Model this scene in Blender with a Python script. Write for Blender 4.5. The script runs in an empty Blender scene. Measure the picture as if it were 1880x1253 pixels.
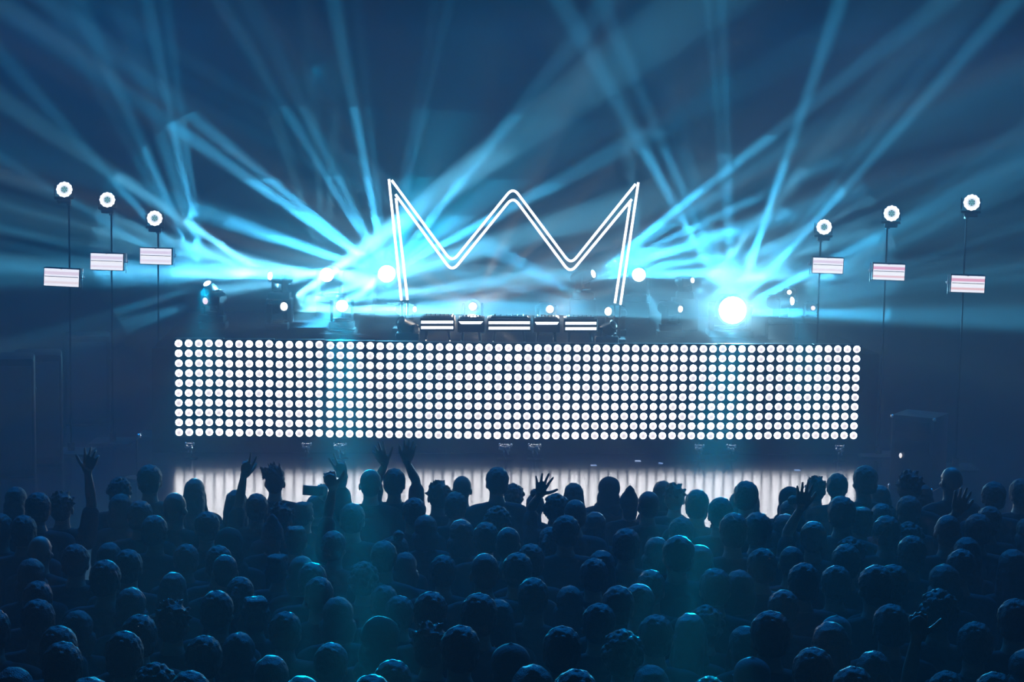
import bpy, bmesh, math, random
from mathutils import Vector, Matrix, noise
C = bpy.context.scene
PI = math.pi
random.seed(7)

# ------------------------------------------------------------------ camera
CAMZ = 4.40
DECK0 = CAMZ - 2.59
F = 3344.0                      # focal length in pixels of the 1880 px wide frame
PITCH, ROLL = 0.11017, 0.01767
cam = bpy.data.cameras.new('camera')
cam_o = bpy.data.objects.new('camera', cam)
C.collection.objects.link(cam_o)
cam.sensor_width = 36
cam.lens = F / 1880 * 36
cam.clip_end = 200
RC = Matrix.Rotation(PI/2 - PITCH, 3, 'X') @ Matrix.Rotation(ROLL, 3, 'Z')
cam_o.matrix_world = Matrix.Translation((0, 0, CAMZ)) @ RC.to_4x4()
C.camera = cam_o

def at(px, py, Y):
    """the point of the place that stands at depth Y on the line of sight through a pixel"""
    d = RC @ Vector(((px-940)/F, (626.5-py)/F, -1))
    return Vector((0, 0, CAMZ)) + d*(Y/d.y)

# ------------------------------------------------------------------ haze, view, sampling
HAZE_CORE = 1.5                # strength of the haze banks on the riser
HAZE = 0.010                    # scattering per metre of the stage haze that fills the hall
wd = bpy.data.worlds.new('hall_haze')
C.world = wd
wd.use_nodes = True
wd.node_tree.nodes['Background'].inputs[1].default_value = 0
vs = wd.node_tree.nodes.new('ShaderNodeVolumeScatter')
vs.inputs['Density'].default_value = HAZE
wd.node_tree.links.new(vs.outputs[0], wd.node_tree.nodes['World Output'].inputs['Volume'])
C.view_settings.view_transform = 'Standard'
C.view_settings.look = 'None'
C.view_settings.exposure = 0.2
C.view_settings.gamma = 1
cy = C.cycles
cy.max_bounces = 3
cy.diffuse_bounces = 1
cy.glossy_bounces = 2
cy.volume_bounces = 0
cy.transmission_bounces = 1
cy.transparent_max_bounces = 128
cy.use_adaptive_sampling = False
cy.sample_clamp_indirect = 4

# ------------------------------------------------------------------ lamps in the haze
BEAM = (0.065, 0.56, 1.0)
HOT = (0.15, 0.66, 1.0)
WARM = (1.0, 0.80, 0.62)
TEAL = (0.0, 0.56, 1.0)
BLUE = (0.0, 0.22, 1.0)
WARMTEAL = (0.55, 0.78, 1.0)

def beam(src, ex, ey, wpx, L, lean=0.25, col=BEAM, blend=0.4, soft=0.05, Yend=None):
    """one narrow beam of a moving head: from the lens SRC towards a far pixel, WPX wide there, about L bright half way"""
    px, py, Y = src
    a = at(px, py, Y)
    n = math.hypot(ex-px, ey-py)/F*Y
    b = at(ex, ey, Yend if Yend else Y - lean*n)
    d = b - a
    r = d.length
    th = 2*math.atan(wpx/F*(Yend or Y)/2/r)
    l = bpy.data.lights.new('beam', 'SPOT')
    o = bpy.data.objects.new('beam', l)
    C.collection.objects.link(o)
    l.spot_size = th
    l.spot_blend = blend
    l.shadow_soft_size = soft
    l.color = col
    l.energy = 0.7*L*4*PI*(r/2)/(HAZE*th)*4*PI
    o.location = a + d.normalized()*0.12 + Vector((0, -.15, 0))
    o.rotation_euler = d.to_track_quat('-Z', 'Y').to_euler()
    return o

def burst(src, L, dirv=(0, -1, 0), rays=9.0, sharp=3.0, floor=0.25, col=BEAM, size=2.9, seed=0.0, soft=0.05):
    """a head seen from its front: a wide flood broken into rays by its gobo; L is the haze glow half a metre from the lens"""
    px, py, Y = src
    l = bpy.data.lights.new('flood', 'SPOT')
    o = bpy.data.objects.new('flood', l)
    C.collection.objects.link(o)
    l.spot_size = size
    l.spot_blend = 0.3
    l.shadow_soft_size = soft
    l.color = col
    l.energy = L*4*0.5/HAZE*4*PI
    d = Vector(dirv).normalized()
    o.location = at(px, py, Y) + d*0.22
    o.rotation_euler = d.to_track_quat('-Z', 'Y').to_euler()
    if rays:
        l.use_nodes = True
        nt = l.node_tree
        em = nt.nodes['Emission']
        tc = nt.nodes.new('ShaderNodeTexCoord')
        sp = nt.nodes.new('ShaderNodeSeparateXYZ')
        nt.links.new(tc.outputs['Normal'], sp.inputs[0])
        an = nt.nodes.new('ShaderNodeMath'); an.operation = 'ARCTAN2'
        nt.links.new(sp.outputs['X'], an.inputs[0]); nt.links.new(sp.outputs['Y'], an.inputs[1])
        co = nt.nodes.new('ShaderNodeMath'); co.operation = 'COSINE'
        si = nt.nodes.new('ShaderNodeMath'); si.operation = 'SINE'
        nt.links.new(an.outputs[0], co.inputs[0]); nt.links.new(an.outputs[0], si.inputs[0])
        cb = nt.nodes.new('ShaderNodeCombineXYZ')
        nt.links.new(co.outputs[0], cb.inputs[0]); nt.links.new(si.outputs[0], cb.inputs[1])
        cb.inputs[2].default_value = seed
        nz = nt.nodes.new('ShaderNodeTexNoise')
        nz.inputs['Scale'].default_value = rays
        nz.inputs['Detail'].default_value = 1.5
        nt.links.new(cb.outputs[0], nz.inputs['Vector'])
        mr = nt.nodes.new('ShaderNodeMapRange')
        mr.inputs['From Min'].default_value = 0.35
        mr.inputs['From Max'].default_value = 0.72
        nt.links.new(nz.outputs['Fac'], mr.inputs['Value'])
        pw = nt.nodes.new('ShaderNodeMath'); pw.operation = 'POWER'
        pw.inputs[1].default_value = sharp
        nt.links.new(mr.outputs[0], pw.inputs[0])
        ad = nt.nodes.new('ShaderNodeMath'); ad.operation = 'MULTIPLY_ADD'
        ad.inputs[1].default_value = 2.2
        ad.inputs[2].default_value = floor
        nt.links.new(pw.outputs[0], ad.inputs[0])
        nt.links.new(ad.outputs[0], em.inputs['Strength'])
    return o

S = 24.2                        # depth of the front row of heads on the riser
S2 = 25.2                       # depth of the row behind it
SRC = dict(A=(380, 520, S2), A2=(376, 553, S), B=(495, 507, S2), Cc=(522, 563, S), D=(600, 505, S2 + .6), E=(710, 503, S2),
           Fl=(628, 562, S), G=(762, 568, S), H=(868, 563, S), I=(1010, 568, S), J=(1116, 572, S), K=(1090, 503, S2),
           L=(1173, 505, S2 + .6), M=(1272, 515, S2), N=(1250, 568, S), O=(1345, 570, S), P=(1455, 553, S), P2=(1449, 537, S + .5), Q=(1493, 566, S))
BEAMS = [
    # source, [far px, far py, width px, brightness]
    ('E', [(612, -10, 34, .36), (655, -10, 30, .07), (398, -10, 34, .16), (456, -10, 42, .11), (0, 6, 52, .30), (0, -75, 55, .20),
           (0, 262, 75, .16), (803, -10, 14, .09), (829, -10, 20, .13), (1100, 20, 46, .26), (1400, 132, 60, .17), (1250, 90, 150, .05),
           (560, 615, 46, .8), (300, 498, 40, .6), (0, 480, 60, .2)]),
    ('D', [(380, 462, 34, .6), (360, 500, 30, .55), (380, 536, 34, .5), (700, 520, 40, 1.2), (560, 590, 50, .5), (560, 380, 14, .14), (590, 370, 10, .14), (608, 370, 10, .12), (620, 640, 36, .12)]),
    ('Cc', [(690, 440, 30, 1.6), (760, 492, 26, 1.0), (800, 530, 20, .7), (820, 572, 28, 1.2)]),
    ('Fl', [(900, 556, 20, .5), (900, 576, 24, .6), (560, 700, 24, .16), (530, 690, 26, .10), (722, 720, 34, .09)]),
    ('B', [(0, 178, 46, .32), (0, 318, 30, .26), (0, 372, 18, .24), (0, 420, 18, .22), (260, 496, 22, .8)]),
    ('A', [(272, -10, 34, .34), (306, -10, 26, .20), (225, -10, 60, .12), (140, -10, 46, .24), (90, -10, 40, .08), (0, 92, 36, .24), (0, 285, 24, .28),
           (0, 415, 20, .24), (0, 444, 16, .24), (0, 482, 26, .22), (120, 500, 18, .32), (0, 640, 40, .08), (200, 520, 16, .3)]),
    ('A2', [(250, 590, 40, .14)]),
    ('G', [(900, 520, 9, .22), (900, 540, 9, .26), (900, 562, 9, .24)]),
    ('J', [(790, 376, 14, .26), (800, 398, 10, .18), (800, 412, 14, .26), (840, 500, 12, .22), (900, 556, 16, .2)]),
    ('K', [(1720, 10, 44, .38), (1880, 130, 44, .13), (1640, 330, 34, .17), (1500, 235, 40, .12), (1420, 400, 46, .25), (1300, 500, 22, .4), (1330, 470, 18, .3)]),
    ('L', [(1165, 410, 12, .2), (1215, 600, 22, .25), (1400, 500, 30, .22), (1060, 506, 20, .5)]),
    ('M', [(1460, 430, 12, .4), (1500, 452, 12, .3), (1560, 500, 30, .2), (1480, 440, 5, .35)]),
    ('N', [(1370, 430, 18, .5), (1400, 500, 22, .45), (1400, 560, 22, .45), (1360, 660, 20, .35), (1400, 640, 22, .16)]),
    ('O', [(1543, -10, 34, 0.61), (1868, -10, 38, 0.48), (1800, -10, 40, 0.12), (1296, -10, 20, 0.22), (1322, -10, 24, 0.26), (1022, -10, 46, 0.34), (1098, -10, 40, 0.22), (1185, 60, 70, 0.07),
           (1880, 585, 60, 0.27), (1880, 290, 44, 0.34), (1600, 575, 26, 0.51), (1720, 380, 40, 0.20)]),
    ('P', [(1880, 226, 30, .14), (1880, 256, 24, .16), (1880, 318, 14, .30), (1880, 338, 30, .12), (1880, 412, 18, .18), (1880, 440, 14, .12), (1880, 484, 16, .24), (1880, 508, 14, .16)]),
    ('P2', [(1720, 400, 40, .22), (1620, 520, 18, .2)]),
]
for k, rows in BEAMS:
    for e in rows:
        beam(SRC[k], *e, col=HOT if k in ('B', 'Cc', 'D', 'Fl', 'L', 'M', 'N', 'P2') else BEAM)
# heads turned towards the hall: their beams pass low over the crowd and light its hair from behind
beam(SRC['O'], 1225, 1420, 420, .055, col=TEAL, blend=1, soft=.22, Yend=7.5)
beam(SRC['Fl'], 655, 1420, 420, .060, col=TEAL, blend=1, soft=.18, Yend=7.5)
beam(SRC['E'], 930, -60, 330, .07, col=TEAL, blend=1)
beam(SRC['E'], 1180, 60, 200, .05, col=TEAL, blend=1)
beam(SRC['A'], 330, 1420, 800, .010, col=TEAL, blend=1, Yend=7.5)  # from here wide faint beams added for more rim light on the crowd
beam(SRC['E'], 960, 1420, 700, .008, col=TEAL, blend=1, Yend=7.5)
beam(SRC['P'], 1620, 1420, 800, .008, col=TEAL, blend=1, Yend=7.5)
GLOW = (.14, .66, 1.0)
burst(SRC['E'], .06, (0.1, -1, .12), rays=5, sharp=2, floor=.8, seed=1.0, col=GLOW)
burst(SRC['D'], .02, (0, -1, .05), rays=6, sharp=2, floor=.7, seed=2.0, col=GLOW)
burst(SRC['Fl'], .026, (0, -1, -.05), rays=5, sharp=2.5, floor=.6, seed=3.3, col=GLOW)
burst(SRC['O'], .26, (-.05, -1, .0), rays=5, sharp=2, floor=.8, seed=4.0, col=(.34, .78, 1.0))
burst(SRC['L'], .018, (0, -1, .05), rays=6, sharp=2, floor=.7, seed=5.0, col=GLOW)
burst(SRC['N'], .008, (.6, -1, 0), rays=5, sharp=2.5, floor=.3, seed=6.0, col=GLOW)
# the warm prism rays of the two heads in the middle
burst(SRC['H'], .20, (0, -1, .1), rays=15, sharp=4, floor=.0, col=WARM, seed=7.0)
burst(SRC['I'], .13, (.55, -1, .25), rays=13, sharp=4, floor=.0, col=WARM, size=2.3, seed=8.0)
burst(SRC['K'], .006, (.7, -.7, .3), rays=6, sharp=2.5, floor=.2, seed=9.0, size=2.0, col=GLOW)
burst(SRC['A'], .012, (-.6, -.8, .5), rays=6, sharp=2.5, floor=.3, seed=10.0, size=2.2, col=GLOW)

def stage_haze():
    """extra haze added along the riser to brighten the beams near the lamps: bank within bank, thickest on the line of the heads and thinning out over a few metres"""
    prof = ((2.3, .014), (1.3, .045), (.75, .105), (.40, .22))
    a, b = Vector((-3.35, 24.55, CAMZ-1.66)), Vector((3.05, 24.75, CAMZ-1.80))
    root = None; last = 0
    for k, (r, rho) in enumerate(prof):
        bm = bmesh.new()
        bmesh.ops.create_uvsphere(bm, u_segments=40, v_segments=24, radius=1)
        for v in bm.verts:
            q = v.co.copy()
            w = r*(1 + .10*noise.noise(Vector((q.x*1.3+k*3.1, q.y*1.3, q.z*1.3+k))))
            v.co = (b-a)/2*max(-1, min(1, q.x*3)) + Vector((q.x*w, q.y*w, q.z*w*(.9 if q.z > 0 else .75)))
        me = bpy.data.meshes.new('haze'); bm.to_mesh(me); bm.free()
        m = bpy.data.materials.new('drifting_haze'); m.use_nodes = True
        nt = m.node_tree; nt.nodes.remove(nt.nodes['Principled BSDF'])
        v = nt.nodes.new('ShaderNodeVolumeScatter')
        v.inputs['Density'].default_value = (rho-last)*HAZE_CORE; last = rho
        nt.links.new(v.outputs[0], nt.nodes['Material Output'].inputs['Volume'])
        me.materials.append(m)
        o = bpy.data.objects.new('haze' if k == 0 else 'haze_bank', me); C.collection.objects.link(o)
        o['kind'] = 'stuff'
        if root is None:
            root = o; o.location = (a+b)/2
            o['label'] = 'thick haze along the riser, added to brighten beams near the lamps'; o['category'] = 'haze'
        else: o.parent = root
stage_haze()
def hall_fog():
    bm = bmesh.new(); bmesh.ops.create_cube(bm, size=1, matrix=Matrix.Diagonal((21, 27, 5.6, 1)))
    me = bpy.data.meshes.new('haze'); bm.to_mesh(me); bm.free()
    m = bpy.data.materials.new('crowd_haze'); m.use_nodes = True
    nt = m.node_tree; nt.nodes.remove(nt.nodes['Principled BSDF'])
    v = nt.nodes.new('ShaderNodeVolumeScatter'); v.inputs['Density'].default_value = .012
    nt.links.new(v.outputs[0], nt.nodes['Material Output'].inputs['Volume'])
    me.materials.append(m)
    o = bpy.data.objects.new('haze', me); C.collection.objects.link(o); o.location = (0, 7.9, 2.82)
    o['kind'] = 'stuff'; o['label'] = 'thin blue haze hanging over the crowd'; o['category'] = 'haze'
hall_fog()

# unseen fill lamps, added to lift the haze over crowd and stage to blue
def wash(loc, aim, L, col=BLUE, size=2.2):
    l = bpy.data.lights.new('haze_fill', 'SPOT')
    o = bpy.data.objects.new('haze_fill', l)
    C.collection.objects.link(o)
    l.spot_size = size; l.spot_blend = 1; l.shadow_soft_size = .15; l.color = col
    l.energy = L*4/HAZE*4*PI
    o.location = loc
    o.rotation_euler = (Vector(aim)-Vector(loc)).to_track_quat('-Z', 'Y').to_euler()
for wx in (-3.4, .1, 3.2):              # added lamps above the view, turned down to the crowd
    wash((wx, 20.0, 9.3), (wx*.9, 8.5, 0), .48, col=(0, .27, 1.0), size=1.05)
wash((-7.5, 21.0, 8.5), (-4, 19, 0), .22, size=2.4)  # side pair, added likewise to fill the dark edges
wash((7.0, 21.0, 8.5), (4, 19, 0), .16, size=2.4)
for wx in (-4.2, .1, 4.0):              # more added lamps, turned to the stage front
    wash((wx, 17.5, 9.0), (wx*1.1, 21, 1.2), .16, col=(0, .36, 1.0), size=1.0)
for wx in (-3.0, 3.0):                  # added teal fill for the haze on the riser
    wash((wx, 27.5, 5.4), (wx*.5, 21, 1.6), .05, col=TEAL, size=2.0)

# ------------------------------------------------------------------ materials
MATS = {}
def mat(name, col=(.05, .05, .05), rough=.5, metal=0.0, spec=.5, bump=0.0, bscale=60, emit=None, estr=0.0, sample=False, sheen=0.0, vary=0.0):
    if name in MATS: return MATS[name]
    m = bpy.data.materials.new(name); m.use_nodes = True
    nt = m.node_tree; b = nt.nodes['Principled BSDF']
    b.inputs['Base Color'].default_value = (*col, 1)
    b.inputs['Roughness'].default_value = rough
    b.inputs['Metallic'].default_value = metal
    b.inputs['Specular IOR Level'].default_value = spec
    if sheen: b.inputs['Sheen Weight'].default_value = sheen
    if emit:
        b.inputs['Emission Color'].default_value = (*emit, 1)
        b.inputs['Emission Strength'].default_value = estr
        m.cycles.emission_sampling = 'AUTO' if sample else 'NONE'
    if bump:
        tc = nt.nodes.new('ShaderNodeTexCoord')
        n = nt.nodes.new('ShaderNodeTexNoise'); n.inputs['Scale'].default_value = bscale; n.inputs['Detail'].default_value = 3
        nt.links.new(tc.outputs['Object'], n.inputs['Vector'])
        bp = nt.nodes.new('ShaderNodeBump'); bp.inputs['Strength'].default_value = bump; bp.inputs['Distance'].default_value = .01
        nt.links.new(n.outputs['Fac'], bp.inputs['Height']); nt.links.new(bp.outputs[0], b.inputs['Normal'])
    if vary:
        oi = nt.nodes.new('ShaderNodeObjectInfo')
        hs = nt.nodes.new('ShaderNodeHueSaturation'); hs.inputs['Color'].default_value = (*col, 1)
        mr = nt.nodes.new('ShaderNodeMapRange'); mr.inputs['To Min'].default_value = 1-vary; mr.inputs['To Max'].default_value = 1+vary
        nt.links.new(oi.outputs['Random'], mr.inputs['Value']); nt.links.new(mr.outputs[0], hs.inputs['Value'])
        nt.links.new(hs.outputs[0], b.inputs['Base Color'])
    MATS[name] = m
    return m

M_BLACK = mat('black_powder_coat', (.007, .007, .008), .6, spec=.25, bump=.15, bscale=200)
M_GLOSS = mat('black_plastic', (.006, .006, .007), .4, spec=.25)
M_POLE = mat('matt_black_pole', (.004, .004, .005), .9, spec=.03)
M_CHROME = mat('bright_metal', (.75, .76, .78), .18, 1.0)
M_STEEL = mat('dark_steel', (.03, .03, .033), .55, .3, bump=.1, bscale=120)
M_LENS = mat('lit_lens', (.8, .8, .8), .2, emit=(.85, .97, 1.0), estr=6)
M_LENSW = mat('lit_warm_lens', (.8, .8, .8), .2, emit=(1, .85, .72), estr=6)
M_LENSP = mat('lit_pink_lens', (.8, .8, .8), .2, emit=(1, .62, .60), estr=1.2)
M_NEON = mat('lit_neon_tube', (.8, .8, .8), .3, emit=(.96, .98, 1.0), estr=2.2)
M_STRIP = mat('lit_strip', (.8, .8, .8), .3, emit=(.97, .99, 1.0), estr=2.0)
M_PAPER = mat('white_paper', (.8, .8, .78), .7)
M_FLIGHT = mat('dark_laminate', (.03, .032, .036), .35, bump=.2, bscale=90)
M_GRILLE = mat('speaker_grille', (.02, .02, .022), .5, .3, bump=.8, bscale=350)

def lens_cell_material():
    """a blinder cell: white reflector bowl, with the slightly darker warm chip in the middle"""
    m = bpy.data.materials.new('lit_blinder_cell'); m.use_nodes = True
    nt = m.node_tree; b = nt.nodes['Principled BSDF']
    b.inputs['Base Color'].default_value = (.7, .7, .7, 1); b.inputs['Roughness'].default_value = .3
    tc = nt.nodes.new('ShaderNodeTexCoord')
    mp = nt.nodes.new('ShaderNodeMapping'); mp.inputs['Location'].default_value = (0, 0, 0)
    nt.links.new(tc.outputs['Object'], mp.inputs['Vector'])
    ln = nt.nodes.new('ShaderNodeVectorMath'); ln.operation = 'LENGTH'
    sub = nt.nodes.new('ShaderNodeVectorMath'); sub.operation = 'ADD'; sub.inputs[1].default_value = (0, 0, 0.004)
    nt.links.new(mp.outputs[0], sub.inputs[0])
    ml = nt.nodes.new('ShaderNodeVectorMath'); ml.operation = 'MULTIPLY'; ml.inputs[1].default_value = (1, 0, 1)
    nt.links.new(sub.outputs[0], ml.inputs[0]); nt.links.new(ml.outputs[0], ln.inputs[0])
    rp = nt.nodes.new('ShaderNodeValToRGB')
    cr = rp.color_ramp
    cr.elements[0].position = 0; cr.elements[0].color = (.62, .48, .40, 1)
    cr.elements[1].position = 1; cr.elements[1].color = (15, 14.6, 14.5, 1)
    for q, c_ in ((.18, (.74, .60, .52, 1)), (.34, (.90, .77, .70, 1)), (.55, (1.04, .93, .89, 1)), (.78, (1.8, 1.8, 1.85, 1))):
        e = cr.elements.new(q); e.color = c_
    mr = nt.nodes.new('ShaderNodeMapRange'); mr.inputs['From Max'].default_value = .045
    nt.links.new(ln.outputs['Value'], mr.inputs['Value']); nt.links.new(mr.outputs[0], rp.inputs[0])
    oi = nt.nodes.new('ShaderNodeObjectInfo')
    m2 = nt.nodes.new('ShaderNodeMapRange'); m2.inputs['To Min'].default_value = .95; m2.inputs['To Max'].default_value = 1.35
    nt.links.new(oi.outputs['Random'], m2.inputs['Value'])
    nt.links.new(rp.outputs[0], b.inputs['Emission Color']); nt.links.new(m2.outputs[0], b.inputs['Emission Strength'])
    m.cycles.emission_sampling = 'NONE'
    return m
M_CELL = lens_cell_material()

def strobe_material(name, pink):
    """the lit face of a strobe: white tube with paler pink reflector bands above and below"""
    m = bpy.data.materials.new(name); m.use_nodes = True
    nt = m.node_tree; b = nt.nodes['Principled BSDF']
    b.inputs['Base Color'].default_value = (.7, .7, .7, 1)
    tc = nt.nodes.new('ShaderNodeTexCoord'); sp = nt.nodes.new('ShaderNodeSeparateXYZ')
    nt.links.new(tc.outputs['Object'], sp.inputs[0])
    mr = nt.nodes.new('ShaderNodeMapRange'); mr.inputs['From Min'].default_value = -.105; mr.inputs['From Max'].default_value = .105
    nt.links.new(sp.outputs['Z'], mr.inputs['Value'])
    rp = nt.nodes.new('ShaderNodeValToRGB'); cr = rp.color_ramp
    W = (1.05, 1.0, .98, 1); Pk = (.86, .96-.72*pink, .95-.66*pink, 1); P2 = (.93, .96-.50*pink, .93-.56*pink, 1)
    cr.elements[0].position = 0; cr.elements[0].color = W
    cr.elements[1].position = 1; cr.elements[1].color = W
    for p, c in ((.10, W), (.15, P2), (.24, P2), (.30, W), (.56, W), (.64, W), (.70, Pk), (.84, Pk), (.90, W)):
        e = cr.elements.new(p); e.color = c
    nt.links.new(mr.outputs[0], rp.inputs[0])
    nt.links.new(rp.outputs[0], b.inputs['Emission Color']); b.inputs['Emission Strength'].default_value = 1.0
    m.cycles.emission_sampling = 'NONE'
    return m

# ------------------------------------------------------------------ object helpers
def link(name, me, parent=None, loc=None, rot=None):
    o = bpy.data.objects.new(name, me)
    C.collection.objects.link(o)
    if parent: o.parent = parent
    if loc is not None: o.location = loc
    if rot is not None: o.rotation_euler = rot
    return o

def mesh(name, bm, mats, smooth=True):
    bmesh.ops.recalc_face_normals(bm, faces=bm.faces)
    me = bpy.data.meshes.new(name)
    bm.to_mesh(me); bm.free()
    for m in (mats if isinstance(mats, (list, tuple)) else [mats]): me.materials.append(m)
    if smooth:
        me.polygons.foreach_set('use_smooth', [True]*len(me.polygons))
        try: me.set_sharp_from_angle(angle=math.radians(40))
        except Exception: pass
    return me

def obj(name, bm, mats, parent=None, loc=None, rot=None, smooth=True):
    return link(name, mesh(name, bm, mats, smooth), parent, loc, rot)

def empty(name, loc, rot=(0, 0, 0)):
    o = bpy.data.objects.new(name, None); C.collection.objects.link(o)
    o.location = loc; o.rotation_euler = rot; o.empty_display_size = .1
    return o

def tag(o, label, cat, group=None):
    o['label'] = label; o['category'] = cat
    if group: o['group'] = group
    return o

def box(bm, c, s, bevel=0.0, rot=None, mi=0):
    r = bmesh.ops.create_cube(bm, size=1)
    vs_ = r['verts']
    M = Matrix.Translation(c) @ (rot.to_4x4() if rot else Matrix.Identity(4)) @ Matrix.Diagonal((*s, 1))
    bmesh.ops.transform(bm, matrix=M, verts=vs_)
    fs = {f for v in vs_ for f in v.link_faces}
    for f in fs: f.material_index = mi
    if bevel:
        es = list({e for v in vs_ for e in v.link_edges})
        bmesh.ops.bevel(bm, geom=es, offset=bevel, segments=2, affect='EDGES', profile=.5)

def rod(bm, a, b, r, r2=None, seg=12, mi=0, caps=True):
    a = Vector(a); b = Vector(b); d = b-a
    q = d.to_track_quat('Z', 'Y').to_matrix().to_4x4()
    res = bmesh.ops.create_cone(bm, cap_ends=caps, segments=seg, radius1=r, radius2=r if r2 is None else r2, depth=d.length, matrix=Matrix.Translation((a+b)/2) @ q)
    for f in {f for v in res['verts'] for f in v.link_faces}: f.material_index = mi

def ball(bm, c, r, sub=2, rot=None, mi=0):
    s = r if isinstance(r, (tuple, list)) else (r, r, r)
    M = Matrix.Translation(c) @ (rot.to_4x4() if rot else Matrix.Identity(4)) @ Matrix.Diagonal((*s, 1))
    res = bmesh.ops.create_icosphere(bm, subdivisions=sub, radius=1, matrix=M)
    for f in {f for v in res['verts'] for f in v.link_faces}: f.material_index = mi

def lathe(bm, prof, seg=24, M=None, mi=0):
    """revolve (r, y) pairs about the Y axis"""
    rings = []
    M = M or Matrix.Identity(4)
    for r, y in prof:
        rings.append([bm.verts.new(M @ Vector((r*math.cos(2*PI*i/seg), y, r*math.sin(2*PI*i/seg)))) for i in range(seg)])
    for A_, B_ in zip(rings, rings[1:]):
        for i in range(seg):
            f = bm.faces.new((A_[i], A_[(i+1) % seg], B_[(i+1) % seg], B_[i])); f.material_index = mi
    for ring in (rings[0], rings[-1]):
        try: bm.faces.new(ring).material_index = mi
        except ValueError: pass

def tube(bm, pts, r, seg=8, mi=0, closed_ends=True):
    pts = [Vector(p) for p in pts]
    rings = []
    up = Vector((0, 1, 0))
    for i, p in enumerate(pts):
        t = ((pts[min(i+1, len(pts)-1)]-p).normalized() + (p-pts[max(i-1, 0)]).normalized()).normalized()
        u = t.cross(up)
        if u.length < 1e-3: u = t.cross(Vector((1, 0, 0)))
        u.normalize(); v = t.cross(u).normalized()
        rings.append([bm.verts.new(p + (u*math.cos(2*PI*k/seg)+v*math.sin(2*PI*k/seg))*r) for k in range(seg)])
    for A_, B_ in zip(rings, rings[1:]):
        for k in range(seg):
            bm.faces.new((A_[k], A_[(k+1) % seg], B_[(k+1) % seg], B_[k])).material_index = mi
    if closed_ends:
        bm.faces.new(rings[0]).material_index = mi; bm.faces.new(rings[-1]).material_index = mi

# ------------------------------------------------------------------ the setting
STAGE = CAMZ - 3.87             # stage floor
YAW = 0.08165                   # the light wall and its riser stand turned by this
WC = Vector((0.1393, 22.0456, CAMZ-2.5109))     # middle of the wall's top row of cells
WX = Vector((math.cos(YAW), math.sin(YAW), 0))
WN = Vector((-math.sin(YAW), math.cos(YAW), 0)) # away from the hall
DECK = CAMZ - 2.59

def struct(name, c, s, m, rot=(0, 0, 0)):
    bm = bmesh.new(); box(bm, (0, 0, 0), s)
    o = obj(name, bm, m, None, c, rot, smooth=False); o['kind'] = 'structure'
    return o

def floor_material():
    m = bpy.data.materials.new('worn_black_stage_boards'); m.use_nodes = True
    nt = m.node_tree; b = nt.nodes['Principled BSDF']
    tc = nt.nodes.new('ShaderNodeTexCoord')
    n = nt.nodes.new('ShaderNodeTexNoise'); n.inputs['Scale'].default_value = 2.2; n.inputs['Detail'].default_value = 6
    mp = nt.nodes.new('ShaderNodeMapping'); mp.inputs['Scale'].default_value = (.5, 5, 1)
    nt.links.new(tc.outputs['Object'], mp.inputs[0]); nt.links.new(mp.outputs[0], n.inputs['Vector'])
    mr = nt.nodes.new('ShaderNodeMapRange'); mr.inputs['To Min'].default_value = .13; mr.inputs['To Max'].default_value = .22
    nt.links.new(n.outputs['Fac'], mr.inputs['Value']); nt.links.new(mr.outputs[0], b.inputs['Roughness'])
    br = nt.nodes.new('ShaderNodeTexBrick')
    br.inputs['Scale'].default_value = 1; br.inputs['Brick Width'].default_value = 2.44; br.inputs['Row Height'].default_value = 1.22
    br.inputs['Mortar Size'].default_value = .006
    br.inputs['Color1'].default_value = (.030, .030, .032, 1); br.inputs['Color2'].default_value = (.036, .036, .038, 1); br.inputs['Mortar'].default_value = (.015, .015, .015, 1)
    nt.links.new(tc.outputs['Object'], br.inputs['Vector']); nt.links.new(br.outputs['Color'], b.inputs['Base Color'])
    sc = nt.nodes.new('ShaderNodeTexNoise'); sc.inputs['Scale'].default_value = 9; sc.inputs['Detail'].default_value = 8
    m3 = nt.nodes.new('ShaderNodeMapping'); m3.inputs['Scale'].default_value = (1, 6, 1)
    nt.links.new(tc.outputs['Object'], m3.inputs[0]); nt.links.new(m3.outputs[0], sc.inputs['Vector'])
    bp = nt.nodes.new('ShaderNodeBump'); bp.inputs['Strength'].default_value = .10; bp.inputs['Distance'].default_value = .01
    nt.links.new(sc.outputs['Fac'], bp.inputs['Height']); nt.links.new(bp.outputs[0], b.inputs['Normal'])
    sq = nt.nodes.new('ShaderNodeMath'); sq.operation = 'SUBTRACT'; sq.inputs[0].default_value = 1.35
    nt.links.new(br.outputs['Fac'], sq.inputs[1])
    sp = nt.nodes.new('ShaderNodeMath'); sp.operation = 'MULTIPLY'; sp.inputs[1].default_value = .7
    nt.links.new(sq.outputs[0], sp.inputs[0]); nt.links.new(sp.outputs[0], b.inputs['Specular IOR Level'])
    b.inputs['IOR'].default_value = 1.8
    b.inputs['Coat Weight'].default_value = .7; b.inputs['Coat IOR'].default_value = 1.9; b.inputs['Coat Roughness'].default_value = .16
    return m
M_STAGE = floor_material()
M_WALL = mat('black_drape', (.012, .012, .014), .95, bump=.4, bscale=4, spec=.1)
M_FLOOR = mat('dark_concrete', (.03, .03, .03), .7, bump=.2, bscale=12)
M_RISER = mat('riser_black_skirt', (.002, .002, .0025), 1, spec=.0, bump=.3, bscale=30)
struct('floor', (0, 13.5, -.1), (22, 39, .2), M_FLOOR)
struct('ceiling', (0, 13.5, 10.6), (22, 39, .2), M_WALL)
struct('wall_back', (0, 33.1, 5.25), (22, .2, 10.5), M_WALL)
struct('wall_left', (-11.1, 13.5, 5.25), (.2, 39, 10.5), M_WALL)
struct('wall_right', (11.1, 13.5, 5.25), (.2, 39, 10.5), M_WALL)
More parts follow.
